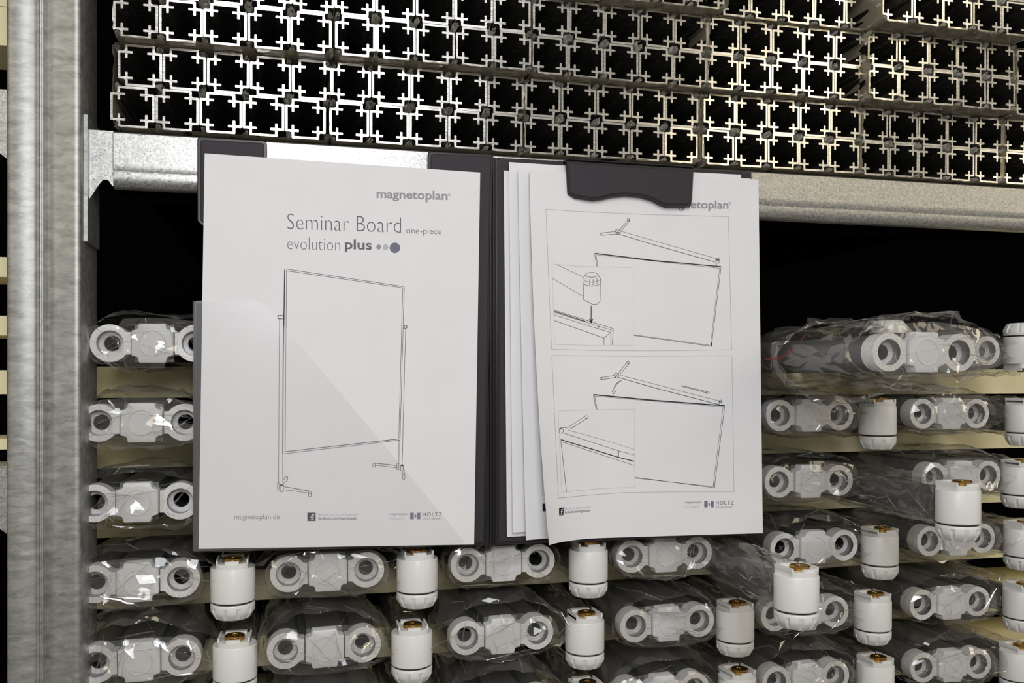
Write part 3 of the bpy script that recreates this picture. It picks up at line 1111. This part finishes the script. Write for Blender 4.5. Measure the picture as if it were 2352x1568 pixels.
def disc(x, y, r, n=22):
    return ([(x + r * math.cos(2 * math.pi * i / n), y + r * math.sin(2 * math.pi * i / n)) for i in range(n)], [tuple(range(n))])


def ell(x, y, rx, ry, n=18, a0=0, a1=360):
    return [(x + rx * math.cos(math.radians(a0 + (a1 - a0) * i / n)), y + ry * math.sin(math.radians(a0 + (a1 - a0) * i / n))) for i in range(n + 1)]


# left cover sheet, flat
c = [at(*q, PAGE_Y) for q in ((470, 352), (1103, 396), (456, 1260), (1089, 1250))]


def S_left(u, v):
    s, t = u / 210, v / 297
    return (c[0] * (1 - s) + c[1] * s) * (1 - t) + (c[2] * (1 - s) + c[3] * s) * t


LS = Sheet(S_left, NL)
LS.build('paper_sheet', 'printed cover sheet with board drawing lying on the left folder half', 'sheets in the clipboard folder', 12, 12)
LS.text('wordmark', 'magnetoplan', (865, 434, 1028, 461), M['ink_grey'], .03, .022, 'bold grey wordmark')
LS.lines('trademark_ring', [ell(1032, 447, 3.2, 3.2)], M['ink_grey'], .7)
LS.text('trademark_letter', 'R', (1030.6, 445, 1033.6, 449), M['ink_grey'])
LS.text('heading', 'Seminar Board', (660, 490, 921, 526), M['ink_mid'], .033, -.019, 'large thin heading')
LS.text('heading_note', 'one-piece', (933, 523, 1014, 540), M['ink_mid'], .03, -.012)
LS.text('subheading_light', 'evolution', (660, 544, 781, 572), M['ink_mid'], .03, -.021)
LS.text('subheading_bold', 'plus', (792, 549, 854, 579), M['ink_mid'], .03, .018)
LS.print_mesh('dot', [disc(870, 567, 5.6)], M['ink_grey']); LS.print_mesh('dot', [disc(885.5, 567.5, 6.6)], M['ink_light']); LS.print_mesh('dot', [disc(907, 569, 12)], M['ink_slate'])
LS.lines('board_drawing', [
    [(655, 617), (928, 658)], [(659, 621.5), (923, 660.5)], [(654, 619), (650.5, 830), (649.7, 1041), 2.2], [(658, 620), (655, 1036)],
    [(928.4, 659), (918.8, 1009)], [(925, 661), (916, 1008)], [(655, 1037), (916.6, 1007.4), 1.3], [(652, 1041.8), (919, 1010)],
    [(642, 732), (639.6, 1108)], [(649.7, 1041), (649.4, 1108)], rect(639, 724, 653, 732), ell(642, 728, 4, 4),
    [(931.6, 754), (923.6, 1067)], [(916.6, 1011), (916, 1067)], rect(926, 747, 933, 754), ell(932, 750.5, 3.4, 3.4),
    rect(637.6, 1108, 641, 1125), rect(644, 1112, 651, 1129), [(644, 1114), (651, 1114), 2.5], [(652, 1117), (714, 1128), 1.3], [(652, 1124), (708.7, 1132)], rect(708.7, 1128, 714.7, 1140),
    [(708.7, 1133), (714.7, 1134)], [(649, 1100), (657, 1094), (660.5, 1094), (660.5, 1103), (651, 1110)], [(652, 1101), (660, 1095)],
    [(857.6, 1063), (911.8, 1068.6), 1.3], [(861, 1067.6), (911.8, 1074)], rect(856.6, 1063, 861.4, 1072.4), rect(911.8, 1064, 916, 1078), rect(920.5, 1067, 926, 1081), [(920, 1069), (926, 1069), 2.5],
    [(923, 1079), (926, 1091)], [(926.8, 1072), (930, 1090)], rect(924.6, 1090, 930, 1100)], M['ink'], .95, 'line drawing of a wheeled board')
LS.text('web_address', 'magnetoplan.de', (539, 1180, 642, 1196), M['ink_mid'], -.005, -.014)


def footer(sh, fx, fy, fs, tx, ty, tw, sl, hx, hy, hs=1.0, f_w=19.0):
    sh.print_mesh('badge', [frect(fx, fy, fx + f_w, fy + fs, sl)], M['ink_navy'], 'dark square badge')
    k = fs / 19
    f = MB()
    wk = f_w / 19
    L = lambda q: [(fx + a_ * wk, fy + b_ * k + sl * a_ * wk) for a_, b_ in q]
    polys = [(L([(9, 6), (12, 6), (12, 17), (9, 17)]), [(0, 1, 2, 3)]), (L([(7, 9), (15, 9), (15, 11.3), (7, 11.3)]), [(0, 1, 2, 3)]),
             (L([(9, 6.5), (10, 4.3), (12, 3.4), (15.5, 3.4), (15.5, 5.8), (13, 5.8), (12, 6.6)]), [(0, 1, 2, 3, 4, 5, 6)]), (L([(1, 15.8), (18, 15.8), (18, 17), (1, 17)]), [(0, 1, 2, 3)])]
    m = MB()
    for pts, fs_ in polys:
        m.add([sh.pt(x, y, .16) - sh.org for x, y in pts], fs_)
    m.build('badge_letter', M['paper'], sh.o, (0, 0, 0))
    sh.text('footer_line', 'Become our fan on Facebook:', (tx, ty, tx + tw, ty + 7), M['ink_light'], sl)
    sh.text('footer_address', 'facebook.com/magnetoplan', (tx, ty + 8.5, tx + tw * .97, ty + 16.5), M['ink_mid'], sl, .012)
    sh.text('footer_wordmark', 'magnetoplan', (hx, hy, hx + 41 * hs, hy + 7), M['ink_grey'], 0, .012)
    sh.text('footer_note', 'is a brand of', (hx, hy + 10, hx + 33 * hs, hy + 16), M['ink_light'], 0)
    b = hx + 47 * hs
    sh.print_mesh('logo_bars', [frect(b, hy, b + 8.5 * hs, hy + 15), frect(b + 10.5 * hs, hy + 4.3, b + 14 * hs, hy + 11), frect(b + 16 * hs, hy, b + 23.5 * hs, hy + 15)], M['ink_slate'], 'three grey logo bars')
    sh.text('maker_name', 'HOLTZ', (b + 29 * hs, hy - .5, b + 73 * hs, hy + 8.5), M['ink_mid'], 0, .004, spacing=1.25)
    sh.text('maker_note', 'OFFICE SUPPORT', (b + 29 * hs, hy + 12, b + 73 * hs, hy + 15.6), M['ink_mid'], 0, .004, spacing=1.15)


footer(LS, 706, 1177, 19, 731, 1178, 91, 0, 895, 1177)

# transparent pocket of the left half
PK = [(443, 691), (575, 691), (600, 696), (622, 712), (645, 741), (780, 900), (915, 1060), (1070, 1247), (443, 1266)]
PKp = [at(x, y, PAGE_Y - .5) for x, y in PK]
slab('pocket', PKp, NL, -.12, .12, M['pocket'], rad=[1, 4, 4, 4, 4, 0, 0, 1, 1])['label'] = 'clear diagonal corner pocket'

# right hand sheets on the tilted cover
ez_dn = Vector((0, 0, -1))


def curled(tr, br, off, L0, L1, u0, w=210.0, hump=0.0, rot=0.0, skew=0.0):
    P0, P1 = rp(*tr, -off), rp(*br, -off)
    ed = (P1 - P0).normalized()
    ex = NR.cross(ed)
    if ex.x > 0: ex = -ex                  # points left
    ex.normalize()
    ex = (ex + ed * rot).normalized()
    SV = (P1 - P0).length / 297

    def S(u, v):
        L = L0 + (L1 - L0) * (v / 297) ** 1.5
        q = (210 - u) * w / 210                           # distance from the right edge
        k = max(0.0, (u0 - u) / u0)
        lift = L * k * k
        a = 2 * L / u0
        sh = u0 * (a ** 2 * k ** 3 / 6 + a ** 4 * k ** 5 / 40 + a ** 6 * k ** 7 / 112)
        return P0 + ed * (v * SV + skew * (1 - u / 210) * v / 297) + ex * (q - sh) - NR * (lift + hump * math.sin(math.pi * min(1, max(0, u / 210))) * (v / 297))
    return S


SHEETS = [('D', (1694, 409), (1700, 1208), 1.6, .5, 1, 60, .013, 'hindmost sheet, its edge peeping out beside the folder spine'),
          ('C', (1702, 401), (1708, 1207), 2.4, 2, 4, 80, -.004, 'blank-edged sheet whose corner shows beside the clip'),
          ('B', (1724, 410), (1736, 1214), 3.4, 4, 9, 80, 0, 'middle sheet under the top drawing page, badge peeking out')]
SH = {}
for nm, tr, br, off, L0, L1, u0, ro, lab in SHEETS:
    s = Sheet(curled(tr, br, off, L0, L1, u0, rot=ro, w={'C': 205.5, 'B': 207.5, 'D': 206.5}[nm], skew=-3.5), NR)
    s.build('paper_sheet', lab, 'sheets in the clipboard folder')
    SH[nm] = s
A = Sheet(curled((1742, 412), (1752, 1224), 5.0, 7, 26, 66, w=206, rot=.004, skew=-6), NR)
A.build('paper_sheet', 'curling top sheet with two framed assembly drawings held by the clip', 'sheets in the clipboard folder', 60, 40)
print('A corners', [tuple(round(q) for q in proj(A.S(u, v))) for u, v in ((0, 0), (210, 0), (0, 297), (210, 297))], 'want (1210,390) (1742,412) (1263,1250) (1752,1224)')
for nm in 'BCD':
    print(nm, [tuple(round(q) for q in proj(SH[nm].S(u, v))) for u, v in ((0, 0), (210, 0), (0, 297), (210, 297))])
print('left page mm', (c[1] - c[0]).length, (c[2] - c[0]).length, (c[3] - c[1]).length)

A.text('wordmark', 'magnetoplan', (1525, 459, 1673, 484), M['ink_grey'], .012, .022, 'bold grey wordmark half under the clip')
A.lines('trademark_ring', [ell(1676.5, 467, 3, 3)], M['ink_grey'], .7)
A.text('trademark_letter', 'R', (1675.2, 465.2, 1678, 469), M['ink_grey'])
A.lines('frame', [[(1253.7, 480.4), (1320, 485), (1470, 492), (1673, 497.3), (1680.4, 803), (1500, 805.5), (1400, 805), (1266.8, 802), (1253.7, 480.4)]], M['ink_line'], .9)
A.lines('frame', [[(1267.4, 816), (1470, 818), (1681, 816.7), (1686, 1128.6), (1560, 1129), (1430, 1131), (1350, 1137), (1282.7, 1143.5), (1267.4, 816)]], M['ink_line'], .9)
A.lines('inset_frame', [[(1268, 606), (1330, 611), (1454.6, 615), (1454.6, 792.6), (1360, 793), (1273.8, 790.4), (1268, 606)]], M['ink_faint'], .8)
A.lines('inset_frame', [[(1281.8, 943.6), (1360, 941), (1457.8, 939.5), (1457.8, 1118), (1370, 1122), (1290.4, 1130), (1281.8, 943.6)]], M['ink_faint'], .8)
A.lines('assembly_drawing', [
    [(1422, 529), (1444.4, 503.4)], [(1426, 531), (1447.6, 505)], ell(1443.5, 504.5, 3, 2.6), [(1382, 535), (1414, 531.4)], [(1385.4, 540), (1419, 536.9)], ell(1382, 537.5, 3, 3), rect(1414, 528, 1425, 534),
    ell(1419.5, 535.5, 3, 3), [(1425, 530.5), (1645, 593.6), .7], [(1422, 537.5), (1505, 563), (1642, 601.6), 1.1], rect(1644, 593, 1651.5, 604), [(1644, 597), (1651.5, 597), 2.2], [(1646, 604), (1646, 612)],
    [(1366, 581.5), (1500, 598), (1656.5, 612.4), 2.3], [(1370, 585), (1653, 616), .7], [(1365.6, 583), (1371, 612)], [(1368.5, 585), (1373, 611)],
    [(1655.8, 615), (1634, 795)], [(1652.5, 617), (1632, 792), .7], [(1634, 786), (1634, 795), 2.2], [(1455.6, 770), (1634, 795)], [(1455.6, 768.5), (1631, 792.5), .7],
    [(1278, 607), (1339, 635.7), .7], [(1269, 639), (1339, 680), .7], ell(1359, 631, 15, 5.5), [(1344, 632), (1338.6, 640), (1338.6, 650)], [(1374, 632), (1379.6, 640), (1379.6, 650)],
    [(1338.6, 650), (1346, 655), (1359, 657), (1372, 655), (1379.6, 650)], [(1338.8, 642), (1346, 646), (1359, 648), (1372, 646), (1379.5, 642), .6], [(1340, 653), (1340, 688)], [(1379, 653), (1378, 692)],
    [(1340, 688), (1362, 699), (1372, 698), (1378, 692)], [(1346, 639), (1346.5, 652)], [(1354, 641), (1354, 655)], [(1362, 641), (1362, 655)], [(1371, 639), (1371, 652)],
    [(1357.7, 702), (1357.7, 735), 1.8], [(1353.5, 732), (1357.7, 742), (1362, 732), 1.5], [(1357.7, 733), (1357.7, 740), 3],
    [(1272, 712), (1409, 754.4)], [(1272, 714.5), (1345, 738), 1.6], [(1272, 717), (1406, 758.5), .7], [(1272, 722.5), (1361.5, 751), (1403, 763), .7], [(1273.8, 736), (1387, 776), (1403, 763)], [(1387, 776), (1387, 792)],
    [(1408.7, 755), (1406, 792)], [(1403, 765), (1403, 792)], [(1376, 748), (1374, 754)]], M['ink'], .95, 'upper assembly drawing with arrow')
A.lines('assembly_drawing', [
    [(1419, 858), (1439.6, 832.6)], [(1423.7, 859.7), (1445.4, 834)], ell(1442.3, 832.5, 3.3, 2.4), [(1380.6, 866.7), (1412.5, 862)], [(1381, 872), (1415.7, 866)], ell(1380, 869, 2.6, 2.8), rect(1411.5, 858, 1421, 864),
    ell(1416.5, 865.5, 3, 3), [(1423.7, 861), (1653, 921), .7], [(1419, 866), (1505, 891), (1651.7, 929), 1.2], ell(1655, 921, 4, 2.6), rect(1651.5, 922, 1658, 931),
    [(1363, 906), (1500, 919), (1664.5, 931.5), 2.6], [(1366, 909.5), (1661, 934.5), .7], [(1362.5, 906), (1369.5, 941)], [(1365.5, 909), (1371.5, 940)],
    [(1664.5, 933), (1640.5, 1119.6)], [(1660.5, 935.6), (1638, 1116.5), .7], [(1640.5, 1110), (1640.5, 1119.6), 2.4], [(1457.8, 1095.7), (1640.5, 1119.6)], [(1457.8, 1097.6), (1638, 1117), .7],
    [(1427.8, 873.4), (1419, 879), (1413, 888), (1411.5, 898)], [(1425, 873.4), (1415, 881), (1409.5, 890), (1408, 898)], [(1405.5, 898.2), (1414.5, 898), (1409.5, 904.6), (1405.5, 898.2)],
    [(1565.6, 885), (1623, 899)], [(1565.6, 887), (1622, 901.4)], [(1623, 897.5), (1630, 902), (1622, 903.6), (1623, 897.5)],
    [(1302.5, 982.5), (1344, 955.4), .7], [(1309, 985), (1351, 959)], ell(1346.5, 957.3, 4.6, 3), ell(1289, 989, 5, 5.6), [(1284, 984), (1290, 982), (1302, 981.5)], [(1304, 987), (1415, 1018), (1457, 1032), .5],
    [(1294.5, 994), (1415.7, 1033.5), (1457, 1044.7), .8], [(1288, 1009), (1419, 1049.5), (1457, 1059), 2.0], [(1289.7, 1014), (1457, 1068.6), .8], [(1288, 1009.6), (1301, 1129)], [(1420, 1034), (1420, 1049), 2.2]],
    M['ink'], .95, 'lower assembly drawing with curved arrow')
footer(A, 1284, 1166, 17.5, 1297, 1164.5, 61, -.085, 1574, 1150, .925, 10.5)
B = SH['B']
B.lines('frame', [[(1241.5, 920), (1246, 1135), (1262, 1134)]], M['ink_line'], .9)
B.print_mesh('badge', [frect(1246, 1156, 1264, 1174)], M['ink_navy'], 'dark square badge')
B.lines('badge_letter', [[(1258, 1161), (1255, 1163), (1255, 1172), 2.0], [(1252, 1166), (1259, 1166), 1.6]], M['paper'])
